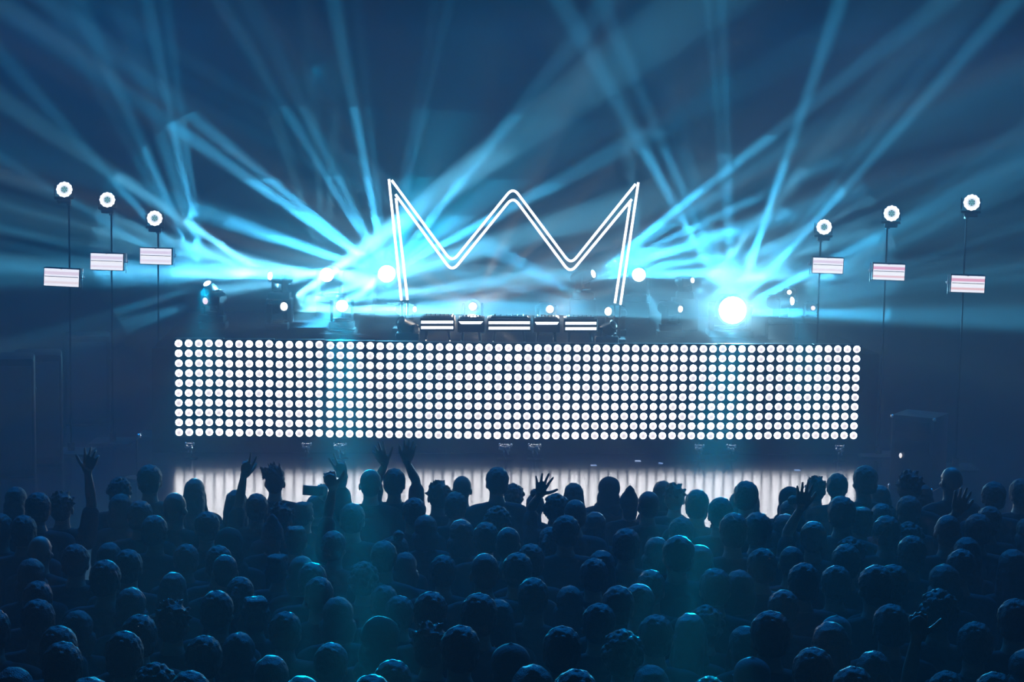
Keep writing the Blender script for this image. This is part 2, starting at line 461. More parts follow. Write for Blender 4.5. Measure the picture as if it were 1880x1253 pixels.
struct('wall_front', (0, -6.1, 5.25), (22, .2, 10.5), M_WALL)
struct('stage_platform', (0, 24.2, STAGE/2), (21.6, 17.4, STAGE), M_STAGE)
struct('riser_platform', WC + WN*2.6 + Vector((0, 0, (DECK+STAGE)/2-WC.z)), (9.0, 4.7, DECK-STAGE-.004), M_RISER, (0, 0, YAW))

# ------------------------------------------------------------------ the light wall: 28 blinder panels of 25 cells
PITCHC = .12
bm = bmesh.new()
lathe(bm, [(.0437, .004), (.043, -.004), (.036, -.0075), (.022, -.011), (.009, -.013), (.0005, -.0135)], 20)
LENS_ME = mesh('lens', bm, M_CELL)
bm = bmesh.new()
box(bm, (0, .055, 0), (.598, .11, .598), .006)
for i in range(5):
    for j in range(5):
        lathe(bm, [(.0475, .0), (.0475, -.006), (.0535, -.006), (.055, .0)], 20, Matrix.Translation(((i-2)*PITCHC, 0, (j-2)*PITCHC)), 0)
for sx in (-1, 1):
    box(bm, (sx*.2, .13, 0), (.04, .04, .56))
HOUSING_ME = mesh('housing', bm, M_BLACK)
ROWN = ('upper', 'lower')
ORD = ('first', 'second', 'third', 'fourth', 'fifth', 'sixth', 'seventh')
for pc in range(14):
    for pr in range(2):
        s = (pc*5+2-34.5)*PITCHC - (.0097 if pc < 3 else 0)
        c = WC + WX*s + Vector((0, 0, -(2+5*pr)*PITCHC))
        # small sag of the row, as the panels hang in the photograph
        sag = {0: .012, 1: .009, 2: .006, 3: 0, 4: -.004, 5: -.008, 6: -.010, 7: -.010, 8: -.009, 9: -.006, 10: -.004, 11: -.001, 12: .004, 13: .008}[pc]
        p = empty('matrix_blinder', c + Vector((0, 0, sag)), (0, -.010 if pc < 3 else 0, YAW))
        side = 'left' if pc < 7 else 'right'
        n = pc if pc < 7 else 13-pc
        tag(p, f'square panel of 25 white lamps, {ROWN[pr]} row, {ORD[n]} from the {side} end', 'light panel', 'lamp panels of the long light wall')
        link('housing', HOUSING_ME, p)
        for i in range(5):
            for j in range(5):
                link('lens', LENS_ME, p, ((i-2)*PITCHC, -.001, (j-2)*PITCHC))

# feet that carry the wall: plate, upright, clamp and shiny wing knobs
def floor_bracket(px, py, label, big):
    s = 1.0 if big else .7
    Y = 21.85 + (px-940)/F*22*math.tan(YAW)
    c = at(px, py, Y); c.z = STAGE
    r = empty('floor_bracket', c, (0, 0, YAW + random.uniform(-.3, .3)))
    tag(r, label, 'bracket', 'brackets at the foot of the light wall')
    bm = bmesh.new(); box(bm, (0, 0, .006), (.20*s, .16*s, .012), .003); obj('base_plate', bm, M_POLE, r)
    bm = bmesh.new(); rod(bm, (0, .03, .01), (0, .03, .215), .013); obj('upright', bm, M_POLE, r)
    bm = bmesh.new()
    box(bm, (-.045*s, -.03, .150), (.075*s, .06, .055*s), .014, Matrix.Rotation(.35, 3, 'Y'))
    box(bm, (.028*s, -.03, .142), (.060*s, .055, .078*s), .014, Matrix.Rotation(-.45, 3, 'Y'))
    box(bm, (0, -.02, .188), (.10*s, .03, .014), .004)
    box(bm, (-.02*s, -.035, .098), (.020, .02, .045*s), .006, Matrix.Rotation(.2, 3, 'Y'))
    box(bm, (.035*s, -.035, .088), (.018, .02, .050*s), .006, Matrix.Rotation(-.25, 3, 'Y'))
    obj('clamp', bm, M_CHROME, r)
    for sx in (-1, 1):
        bm = bmesh.new(); ball(bm, (sx*.072*s, -.03, .185), (.012, .010, .022)); rod(bm, (sx*.05*s, -.03, .175), (sx*.07*s, -.03, .18), .006); obj('wing_knob', bm, M_CHROME, r)
    if big:
        bm = bmesh.new(); tube(bm, [(-.03, -.04, .11), (-.015, -.05, .06), (.0, -.05, .03), (.012, -.05, .012)], .005); obj('cable', bm, M_STEEL, r)
floor_bracket(928, 822, 'large shiny clamp bracket on the stage below the wall, middle of the floor', True)
floor_bracket(982, 822, 'shiny clamp bracket just to the right of the large one mid wall', True)
floor_bracket(624, 814, 'spidery shiny clamp bracket above the raised two-finger hand', True)
floor_bracket(350, 812, 'small bracket at the leftmost end of the light wall', False)
floor_bracket(563, 812, 'small bracket left of the spidery one at the wall foot', False)
floor_bracket(1284, 818, 'small bracket under the wall, third from its right end', False)
floor_bracket(1343, 818, 'small bracket under the wall, second from its right end', False)
floor_bracket(1541, 818, 'small bracket at the rightmost end of the light wall', False)

for px, py, lab in ((1171, 847, 'white paper scrap on the stage floor, at the back below the wall'), (1213, 851, 'white paper scrap on the stage, right of the other by the wall'),
                    (1090, 855, 'white paper scrap on the stage above the tall hooded head'), (1464, 864, 'dark-edged paper scrap on the stage floor towards its right end')):
    d = at(px, py, 1)-Vector((0, 0, CAMZ)); k = (STAGE+.004-CAMZ)/d.z
    bm = bmesh.new(); box(bm, (0, 0, 0), (.07, .05, .004), 0, Matrix.Rotation(.12, 3, 'X'))
    o = obj('paper_scrap', bm, M_PAPER, None, Vector((0, 0, CAMZ))+d*k, (0, 0, random.uniform(0, 3))); tag(o, lab, 'paper', 'paper scraps on the stage')

# ------------------------------------------------------------------ the neon crown
CY = 23.75
def crown():
    pin = at(942, 560, CY)
    r = empty('crown_sign', (pin.x, CY, DECK))
    tag(r, 'tall zigzag crown outline of doubled white neon tubes above the booth', 'neon sign')
    def P(px, py): return at(px, py, CY)-r.location
    def path(pts, rad=11):
        out = []
        for i, p in enumerate(pts):
            if 0 < i < len(pts)-1:
                a, b, c = Vector(pts[i-1]), Vector(p), Vector(pts[i+1])
                u, v = (a-b).normalized(), (c-b).normalized()
                p0, p2 = b+u*rad*1.5, b+v*rad*1.5
                for t in range(9):
                    t /= 8
                    out.append(p0*(1-t)**2 + b*2*t*(1-t) + p2*t*t)
            else: out.append(Vector(p))
        return [P(q.x, q.y) for q in out]
    up = [(719, 331), (830, 482), (942, 344), (1048, 486), (1167, 338)]
    lo = [(726, 357), (830, 499), (942, 361), (1047, 502), (1160, 366)]
    legs = [[(714, 329), (737, 552)], [(727, 364), (748, 551)], [(1172, 335), (1139, 560)], [(1157, 372), (1129, 557)]]
    for pts in (up, lo):
        bm = bmesh.new(); tube(bm, path(pts), .0165, 10); obj('neon_tube', bm, M_NEON, r)
        bm = bmesh.new(); tube(bm, [q+Vector((0, .035, 0)) for q in path(pts)], .012, 6); obj('backing_rail', bm, M_BLACK, r)
    for pts in legs:
        bm = bmesh.new(); tube(bm, [P(*q) for q in pts], .0165, 10); obj('neon_tube', bm, M_NEON, r)
        e = [P(*q)+Vector((0, .035, 0)) for q in pts]; e.append(Vector((e[1].x, e[1].y, .012)))
        bm = bmesh.new(); tube(bm, e, .012, 6); obj('backing_rail', bm, M_BLACK, r)
    for a, b in ((legs[0], legs[1]), (legs[2], legs[3])):
        m = (P(*a[1])+P(*b[1]))/2
        bm = bmesh.new(); box(bm, (m.x, m.y+.03, .012), (.22, .3, .024), .004); obj('foot_plate', bm, M_STEEL, r)
        bm = bmesh.new(); box(bm, (m.x, m.y+.02, m.z-.01), (.13, .06, .02), .004); obj('end_bracket', bm, M_BLACK, r)
crown()

# ------------------------------------------------------------------ consoles with light strips between the heads
def console(x0, x1, ytop, strips, label, Y=22.95, taper=0, edge=False):
    a, b = at(x0, ytop, Y), at(x1, ytop, Y)
    wdt = (b-a).length
    top = (a.z+b.z)/2+.03
    tilt = math.atan2(b.z-a.z, b.x-a.x)
    c = Vector(((a.x+b.x)/2, Y+.22, DECK))
    r = empty('console_desk', c); tag(r, label, 'console', 'consoles on the riser')
    h = top-DECK
    bm = bmesh.new(); box(bm, (0, 0, h-.09), (wdt+.03, .40, .17), .012, Matrix.Rotation(-tilt, 3, 'Y')); obj('body', bm, M_BLACK, r)
    bm = bmesh.new(); box(bm, (0, .03, h-.002), (wdt*.9, .3, .02), .006, Matrix.Rotation(-tilt, 3, 'Y'))
    for k in range(6): rod(bm, ((k-2.5)*wdt*.14, .0, h), ((k-2.5)*wdt*.14, .0, h+.03), .010)
    obj('control_surface', bm, M_GLOSS, r)
    for yy in strips:
        p, q = at(x0, yy, Y-.0)-c, at(x1, yy, Y-.0)-c
        bm = bmesh.new()
        z = .016; t = Vector((taper, 0, 0))
        for dy in (-.005, .02):
            pass
        vs_ = [bm.verts.new(Vector(v)+Vector((0, dy, 0))) for dy in (-.006, .03) for v in (p+Vector((0, 0, z)), q+Vector((0, 0, z)), q-t-Vector((0, 0, z)), p+t-Vector((0, 0, z)))]
        bm.faces.new(vs_[:4]); bm.faces.new(vs_[4:][::-1])
        for k in range(4): bm.faces.new((vs_[k], vs_[4+k], vs_[4+(k+1) % 4], vs_[(k+1) % 4]))
        obj('light_strip', bm, M_STRIP, r, smooth=False)
    if edge:
        q = at(x1, ytop-6, Y)-c
        bm = bmesh.new(); box(bm, (q.x+.008, q.y, q.z-.03), (.006, .02, .16)); obj('chrome_edge', bm, M_CHROME, r)
    for sx in (-1, 1):
        bm = bmesh.new(); rod(bm, (sx*wdt*.38, .05, .0), (sx*wdt*.32, .05, h-.12), .02); rod(bm, (sx*wdt*.38, -.12, .012), (sx*wdt*.38, .2, .012), .012); obj('leg', bm, M_STEEL, r)
console(773, 832, 588, (592, 602), 'console desk with two white light strips, left of the warm starburst', edge=True)
console(897, 973, 589, (593, 603), 'widest console desk with two white light strips, in the middle', edge=True)
console(1038, 1095, 590, (594, 604), 'console desk with two white light strips, beside the right crown foot')
console(842, 887, 590, (593,), 'small plinth with one tapered light strip under the warm starburst', taper=.03)
console(982, 1026, 590, (594,), 'small plinth with one tapered light strip under the half starburst', taper=.02)

# ------------------------------------------------------------------ moving heads
def moving_head(key, aim, label, lens=M_LENS, rl=.054, s=1.0, src=None):
    px, py, Y = src or SRC[key]
    lp = at(px, py, Y)
    d = Vector(aim).normalized()
    piv = lp - d*.17*s
    base_z = piv.z - .30*s
    if base_z < DECK + .01: base_z = DECK
    h = piv.z - base_z
    r = empty('moving_head_light', (piv.x, piv.y, base_z))
    tag(r, label, 'stage light', 'moving heads on the riser')
    yaw = math.atan2(d.x, -d.y)
    R3 = Matrix.Rotation(yaw, 3, 'Z')
    bm = bmesh.new(); box(bm, (0, 0, .045), (.30*s, .24*s, .09), .015); box(bm, (0, -.125*s, .05), (.12, .01, .03), .002)
    obj('base', bm, M_BLACK, r)
    bm = bmesh.new()
    rod(bm, (0, 0, .09), (0, 0, .115), .09*s, seg=20)
    for sx in (-1, 1):
        box(bm, (sx*.125*s, 0, .10+(h-.06)/2), (.035*s, .10*s, max(h-.04, .06)), .012)
        rod(bm, (sx*.105*s, 0, h), (sx*.148*s, 0, h), .045*s, seg=16)
    box(bm, (0, 0, .118), (.28*s, .10*s, .03), .01)
    o = obj('yoke', bm, M_GLOSS, r); o.rotation_euler = (0, 0, yaw)
    # head: lathe about local Y, front at -Y
    bm = bmesh.new()
    lathe(bm, [(.02*s, .19*s), (.07*s, .18*s), (.095*s, .13*s), (.10*s, .02*s), (.095*s, -.05*s), (.075*s, -.12*s), (.072*s, -.168*s), (max(rl*1.06, .072*s), -.172*s), (rl*1.04, -.16*s)], 24)
    for k in range(5): box(bm, (0, (.05+.025*k)*s, .097*s), (.11*s, .008, .012))
    hd = obj('head', bm, M_GLOSS, r, (0, 0, h))
    hd.rotation_mode = 'QUATERNION'
    hd.rotation_quaternion = (-d).to_track_quat('Y', 'Z')
    bm = bmesh.new()
    lathe(bm, [(rl, -.160*s), (rl*.98, -.168*s), (rl*.7, -.178*s), (rl*.35, -.184*s), (.001, -.186*s)], 20)
    obj('lens', bm, lens, hd)
    if base_z > DECK + .02:
        bm = bmesh.new(); hh = base_z-DECK-.002
        box(bm, (0, 0, hh/2), (.36, .30, hh), .01)
        p = obj('plinth', bm, M_BLACK, None, (piv.x, piv.y, DECK))
        tag(p, 'dark plinth under the ' + ' '.join(label.replace(',', '').split()[:11]), 'plinth', 'plinths under the moving heads')
    return r
moving_head('A', (-.35, -.5, .8), 'moving head throwing a tall fan of beams, far left of the stage')
moving_head('A2', (-.55, -.8, -.08), 'dark moving head with small pinkish lens, below the left fan', M_LENSP, .045)
moving_head('B', (-.75, -.65, .12), 'moving head with round white lens aimed left, beside the left fan')
moving_head('Cc', (.62, -.75, .12), 'moving head with round white lens aimed right, low, fourth lamp from left')
moving_head('D', (-.1, -1, .03), 'moving head glaring between the left white lens and the crown', M_LENS, .105, 1.3)  # lenses of the glaring heads are enlarged to stand for their glare
moving_head('E', (-.05, -1, .3), 'moving head with the largest beam fan, at the crown left foot', M_LENS, .13, 1.5)
moving_head('Fl', (0.1, -1, -.1), 'moving head glaring straight down the wall, left of the crown', M_LENS, .08, 1.1)
moving_head('G', (.8, -.5, .08), 'small moving head aimed right, just inside the left crown foot', M_LENS, .036, .8)
moving_head('H', (0, -1, .08), 'moving head with warm starburst, centre of the crown', M_LENSW, .05)
moving_head('I', (.3, -1, .1), 'moving head with warm half starburst, right of centre under the crown', M_LENSW, .05)
moving_head('J', (-.6, -.75, .15), 'moving head with round white lens aimed left, at right crown foot')
moving_head('K', (.8, -.5, .3), 'moving head fanning beams to the upper right, inside right crown leg')
moving_head('L', (.05, -1, .03), 'moving head glaring just outside the right crown leg', M_LENS, .10, 1.3)
moving_head('M', (.7, -.7, .12), 'small moving head aimed right, above the big glare', M_LENS, .036, .8)
moving_head('N', (.72, -.7, .0), 'moving head aimed right, just left of the big glare', M_LENS, .042)
moving_head('O', (-.02, -1, .05), 'moving head with the biggest white glare, right half of the stage', M_LENS, .20, 2.0)  # oversized lens stands for the white bloom around this lamp
moving_head('P', (.8, -.55, .12), 'moving head fanning thin beams right, towards the right towers')
moving_head('P2', (-.3, -1, .05), 'small pale lamp head above the right hand fan', M_LENS, .03, .7)
moving_head('Q', (.1, -1, .0), 'dark moving head with tiny pink lens, far right of the stage', M_LENSP, .03, .7)
moving_head(None, (-.5, -.6, .5), 'unlit moving head with bright glints, beside the left crown foot', M_GLOSS, .05, src=(735, 590, 23.3))
moving_head(None, (.5, -.6, .5), 'unlit moving head with bright glints, below the right crown foot', M_GLOSS, .05, src=(1128, 596, 23.3))

# ------------------------------------------------------------------ side towers: stand + wash light + strobe panel
SC = [(14*PI*2, 0)]
def wash_light(px, py, Y, dia, tilt, label):
    c = at(px, py, Y)
    s = dia/2/F*Y/.10
    r = empty('wash_light', c, (tilt[0], 0, tilt[1])); r.scale = (s, s, s)
    tag(r, label, 'stage light', 'round wash lights on the side stands')
    bm = bmesh.new(); lathe(bm, [(.05, .13), (.085, .11), (.10, .03), (.102, .0), (.098, -.004)], 28); obj('head', bm, M_BLACK, r)
    def cells(n, R, rc, M_, name, off=0):
        bm = bmesh.new()
        for k in range(n):
            a = 2*PI*k/n+off
            lathe(bm, [(rc, 0), (rc*.9, -.006), (rc*.5, -.010), (.0008, -.0115)], 12, Matrix.Translation((R*math.cos(a), -.003, R*math.sin(a))))
        return obj(name, bm, M_, r)
    bm = bmesh.new(); lathe(bm, [(.040, -.003), (.042, -.006), (.097, -.006), (.098, -.003)], 36); obj('lens_plate', bm, mat('lit_wash_plate', (.7, .7, .7), .3, emit=(.93, .96, .95), estr=.95), r)
    cells(12, .080, .0215, mat('lit_wash_cell', (.8, .8, .8), .3, emit=(.98, 1, 1), estr=2.0), 'lens_ring')
    cells(6, .027, .0125, mat('dim_wash_cell', (.2, .35, .35), .25, emit=(.22, .50, .48), estr=.8), 'inner_lens_ring')
    cells(1, 0, .0125, mat('dim_wash_cell'), 'centre_lens')
    bm = bmesh.new()
    for sx in (-1, 1): box(bm, (sx*.114, .05, -.02), (.012, .04, .14), .003)
    box(bm, (0, .05, -.12), (.24, .05, .03), .006); box(bm, (0, .05, -.155), (.16, .12, .05), .008)
    obj('yoke', bm, M_BLACK, r)
    return c

def strobe(px, py, Y, wpx, m, rot, label, side):
    c = at(px, py, Y)
    s = wpx/F*Y/.44
    r = empty('strobe_panel', c, rot); r.scale = (s, s, s)
    tag(r, label, 'strobe light', 'strobe panels on the side stands')
    bm = bmesh.new(); box(bm, (0, .06, 0), (.46, .11, .245), .006); obj('housing', bm, M_BLACK, r)
    bm = bmesh.new(); box(bm, (0, 0, 0), (.44, .014, .222), .002); obj('lamp_face', bm, m, r, (0, -.001, 0), smooth=False)
    bm = bmesh.new(); box(bm, (0, -.014, .012), (.425, .008, .0075)); obj('divider_bar', bm, mat('divider_grey', (.25, .2, .22), .5), r)
    bm = bmesh.new(); box(bm, (-.005, -.008, .112), (.022, .012, .008), .002); obj('latch', bm, M_BLACK, r)
    bm = bmesh.new(); box(bm, (side*.262, .02, -.01), (.009, .04, .27), .002); box(bm, (side*.245, .06, -.0), (.03, .02, .02)); obj('yoke', bm, M_CHROME, r)
    bm = bmesh.new(); ball(bm, (side*.283, .0, .02), (.010, .012, .024)); rod(bm, (side*.26, .01, .0), (side*.285, .01, .0), .006); obj('lock_knob', bm, M_CHROME, r)
    return c

def light_stand(x, y, top, label):
    r = empty('light_stand', (x, y, STAGE)); tag(r, label, 'stand', 'stands of the side lights')
    bm = bmesh.new(); box(bm, (0, 0, .012), (.5, .5, .024), .006); obj('base_plate', bm, M_STEEL, r)
    bm = bmesh.new(); rod(bm, (0, 0, .024), (0, 0, top-STAGE), .011, seg=12); obj('pole', bm, M_POLE, r)
    bm = bmesh.new(); rod(bm, (0, 0, .02), (0, 0, .12), .04, seg=14); obj('collar', bm, M_BLACK, r)
    return r
SM_L = strobe_material('lit_strobe_face_pale', .40)
SM_R1 = strobe_material('lit_strobe_face_peach', .45)
SM_R = strobe_material('lit_strobe_face_pink', .85)
POS = ('outermost', 'middle', 'innermost')
def towers(rows, side):
    sn = 'left' if side < 0 else 'right'
    for k, (wx, wy, wd_, wt, sx, sy, sw, m, rot, Y) in enumerate(rows):
        w_ = wash_light(wx, wy, Y, wd_, wt, f'{POS[k]} round white wash light on the {sn} side stands')
        c = strobe(sx, sy, Y, sw, m, rot, f'{POS[k]} white strobe panel with pink bands on the {sn} side', -side)
        x = w_.x
        st = light_stand(x, Y+.22, w_.z-.10, f'{POS[k]} thin dark light stand on the {sn} side of the stage')
        # clamps that hold the two lights
        for q, up in ((w_, True), (c, False)):
            v = q-st.location; zz = v.z-.155 if up else v.z
            bm = bmesh.new(); rod(bm, (0, 0, zz), (v.x, -.085, zz), .012); rod(bm, (0, 0, zz-.045), (0, 0, zz+.045), .030)
            obj('clamp', bm, M_STEEL, st)
towers([(118, 348, 29, (.15, .35), 113, 510, 63, SM_L, (0, .035, .05), 21.6), (197, 367, 28, (.1, .25), 196, 481, 59, SM_L, (0, .02, .04), 22.4), (284, 401, 28, (0, .1), 286, 471, 57, SM_L, (0, .015, .03), 23.0)], -1)
towers([(1784, 372, 30, (.05, -.1), 1777, 522, 60, SM_R, (.05, .01, -.1), 21.6), (1637, 392, 29, (0, -.1), 1632, 500, 57, SM_R, (.05, .015, -.08), 22.4), (1513, 417, 28, (0, 0), 1520, 488, 55, SM_R1, (.03, .015, -.06), 23.0)], 1)

# ------------------------------------------------------------------ speakers, rack and microphone stand at the sides
def speaker(px, pytop, Y, w, h, d, label, yaw, z0=None):
    c = at(px, pytop, Y); z0 = STAGE if z0 is None else z0
    h = h or c.z - z0
    r = empty('loudspeaker', (c.x, c.y, z0), (0, 0, yaw)); tag(r, label, 'loudspeaker', 'loudspeakers at the stage side')
    bm = bmesh.new(); box(bm, (0, 0, h/2), (w, d, h), .05); obj('cabinet', bm, M_BLACK, r)
    bm = bmesh.new(); box(bm, (0, -d/2-.006, h*.5), (w*.84, .02, h*.86), .006); obj('grille', bm, M_GRILLE, r)
    for sx in (-1, 1):
        bm = bmesh.new(); box(bm, (sx*(w/2+.004), 0, h*.7), (.014, .16, .05), .005); obj('handle', bm, M_STEEL, r)
    return r
speaker(70, 645, 21.2, .55, None, .6, 'tall dark loudspeaker with rounded top edge, left side of stage', .25)
speaker(18, 652, 20.4, .55, None, .6, 'tall dark loudspeaker at the very left edge of the photo', .25)
speaker(160, 612, 24.2, .6, None, .6, 'dark loudspeaker behind, between the left stands and the wall', .2)
def rack():
    c = at(1690, 763, 20.6)
    r = empty('equipment_rack', (c.x, c.y, STAGE), (0, 0, -.55)); tag(r, 'dark equipment rack with small lit glints, right of the light wall', 'rack')
    h = c.z-STAGE+.02
    bm = bmesh.new(); box(bm, (0, 0, h/2), (.5, .5, h), .012); obj('case', bm, M_FLIGHT, r)
    for k, z in enumerate((h-.12, h-.34)):
        bm = bmesh.new(); box(bm, (0, -.255, z), (.40, .03, .13), .004); obj('rack_unit', bm, M_STEEL, r)
    for sx in (-1, 1):
        for zz in (.02, h-.02):
            bm = bmesh.new(); ball(bm, (sx*.245, -.245, zz), .022); obj('corner_cap', bm, M_CHROME, r)
    bm = bmesh.new(); ball(bm, (-.12, -.275, h-.46), (.018, .01, .03)); obj('glint_bead', bm, mat('lit_glint', (.7, .7, .7), .3, emit=(1, .92, .85), estr=1.0), r)  # glowing bead that stands for a glint on the rack
rack()
def mic_stand():
    c = at(251, 802, 20.2)
    r = empty('microphone_stand', (c.x, c.y, STAGE)); tag(r, 'thin straight microphone stand left of the light wall', 'stand')
    bm = bmesh.new(); lathe(bm, [(.14, -.0), (.13, .02), (.02, .03)], 20, Matrix.Rotation(PI/2, 4, 'X')); obj('base', bm, M_STEEL, r)
    bm = bmesh.new(); rod(bm, (0, 0, .02), (0, 0, c.z-STAGE), .011); obj('pole', bm, M_STEEL, r)
    bm = bmesh.new(); rod(bm, (0, -.02, c.z-STAGE-.03), (.05, -.14, c.z-STAGE+.03), .012, .022); ball(bm, (.055, -.155, c.z-STAGE+.036), .028); obj('microphone', bm, M_CHROME, r)
mic_stand()
# ------------------------------------------------------------------ people
M_SKIN = mat('skin', (.22, .14, .10), .5, spec=.4, vary=.5)
M_HAIR = mat('dark_hair', (.008, .007, .006), .55, spec=.35, bump=.8, bscale=170, vary=.6)
M_FAIR = mat('fair_hair', (.09, .07, .045), .5, spec=.45, bump=.5, bscale=140, vary=.3)
M_SHIRT = mat('dark_cotton', (.015, .015, .018), .9, spec=.15, bump=.3, bscale=40, vary=.9)
M_LIGHT = mat('pale_cotton', (.16, .17, .18), .85, spec=.2, bump=.3, bscale=40, vary=.3)
M_JEANS = mat('dark_denim', (.02, .024, .035), .9, spec=.2)
M_CAP = mat('cap_cloth', (.03, .03, .035), .8, spec=.3, bump=.3, bscale=80, vary=.6)
M_PHONE = mat('phone_black', (.01, .01, .012), .3)

def remesh(name, bm, voxel, m, smooth=2, rough=0.0, rs=30):
    """one continuous skin over everything in BM"""
    me0 = bpy.data.meshes.new(name); bm.to_mesh(me0); bm.free()
    o = bpy.data.objects.new(name, me0); C.collection.objects.link(o)
    r = o.modifiers.new('r', 'REMESH'); r.mode = 'VOXEL'; r.voxel_size = voxel; r.use_smooth_shade = True
    s = o.modifiers.new('s', 'SMOOTH'); s.iterations = smooth; s.factor = .5
    dg = bpy.context.evaluated_depsgraph_get()
    me = bpy.data.meshes.new_from_object(o.evaluated_get(dg))
    bpy.data.objects.remove(o); bpy.data.meshes.remove(me0)
    me.name = name
    if rough:
        for v in me.vertices:
            v.co += v.normal*rough*noise.noise(v.co*rs)
    me.materials.clear(); me.materials.append(m)
    me.polygons.foreach_set('use_smooth', [True]*len(me.polygons))
    return me

def limb(bm, pts, rs, sub=2):
    for i, (p, r) in enumerate(zip(pts, rs)):
        ball(bm, p, r, sub)
        if i: rod(bm, pts[i-1], p, rs[i-1], r, seg=14)

HT = 1.755
def hand(bm, wrist, d, n, spec, side, k=1.0):
    """palm and five fingers. D: along the hand, N: back of the hand, SPEC: (spread, curl) per finger from index to little, then the thumb's"""
    d = d.normalized(); n = (n - d*n.dot(d)).normalized(); t = d.cross(n).normalized()*side   # t: towards the thumb
    M3 = Matrix((t, d, n)).transposed()
    rod(bm, wrist - d*.01, wrist + d*.03, .026*k, .029*k, seg=12)
    ball(bm, wrist + d*.055*k, (.041*k, .052*k, .016*k), 2, M3)
    ball(bm, wrist + d*.03*k + t*.022*k, (.022*k, .036*k, .018*k), 2, M3)
    base = [(.034, .088, .072), (.0115, .095, .080), (-.0115, .091, .074), (-.033, .080, .058)]
    for (bx, by, L), (sp_, cu) in zip(base, spec[:4]):
        p = wrist + (d*by + t*bx)*k*.98
        ang = 0
        pts = [p - d*.02*k]
        dirv = (d + t*sp_).normalized()
        for j, f in enumerate((.45, .32, .25)):
            ang += cu*(.75 if j == 0 else 1.0)
            dv = dirv*math.cos(ang) - n*math.sin(ang)
            p = p + dv*L*f*k
            pts.append(p)
        limb(bm, pts, [.0100*k, .0094*k, .0086*k, .0075*k], 1)
    sp_, cu = spec[4]
    p = wrist + (d*.028 + t*.030)*k
    pts = [p]
    a = sp_
    for f in (.040, .032, .026):
        dv = (d*math.cos(a) + t*math.sin(a)).normalized()
        dv = (dv - n*cu).normalized()
        p = p + dv*f*k; pts.append(p); a -= .18
    limb(bm, pts, [.0150*k, .0125*k, .0112*k, .0092*k], 1)

RELAX = [(.05, .25), (.0, .3), (-.04, .32), (-.1, .35), (.7, .25)]
OPEN = [(.40, .05), (.15, .03), (-.13, .03), (-.52, .06), (1.15, .0)]
VSIGN = [(.20, .02), (-.16, .02), (-.05, 1.45), (-.1, 1.5), (.5, .9)]
TWO = [(.20, .05), (-.06, .08), (-.06, 1.1), (-.12, 1.2), (1.25, .0)]
FIST = [(.0, 1.5), (.0, 1.5), (.0, 1.5), (.0, 1.5), (.95, .1)]
LOOSE = [(.26, .10), (.07, .28), (-.12, .38), (-.32, .45), (.95, .2)]
FLAT = [(.16, .06), (.04, .04), (-.09, .05), (-.24, .08), (.62, .1)]

def bend(sh, wr, L1=.285, L2=.265, hint=Vector((0, .2, -1))):
    """the elbow of an arm from SH to WR"""
    v = wr-sh; D = min(v.length, (L1+L2)*.985); u = v.normalized()
    a = (L1*L1-L2*L2+D*D)/(2*D); h = math.sqrt(max(L1*L1-a*a, 0))
    q = hint - u*hint.dot(u)
    return sh + u*a + q.normalized()*h, sh+u*D

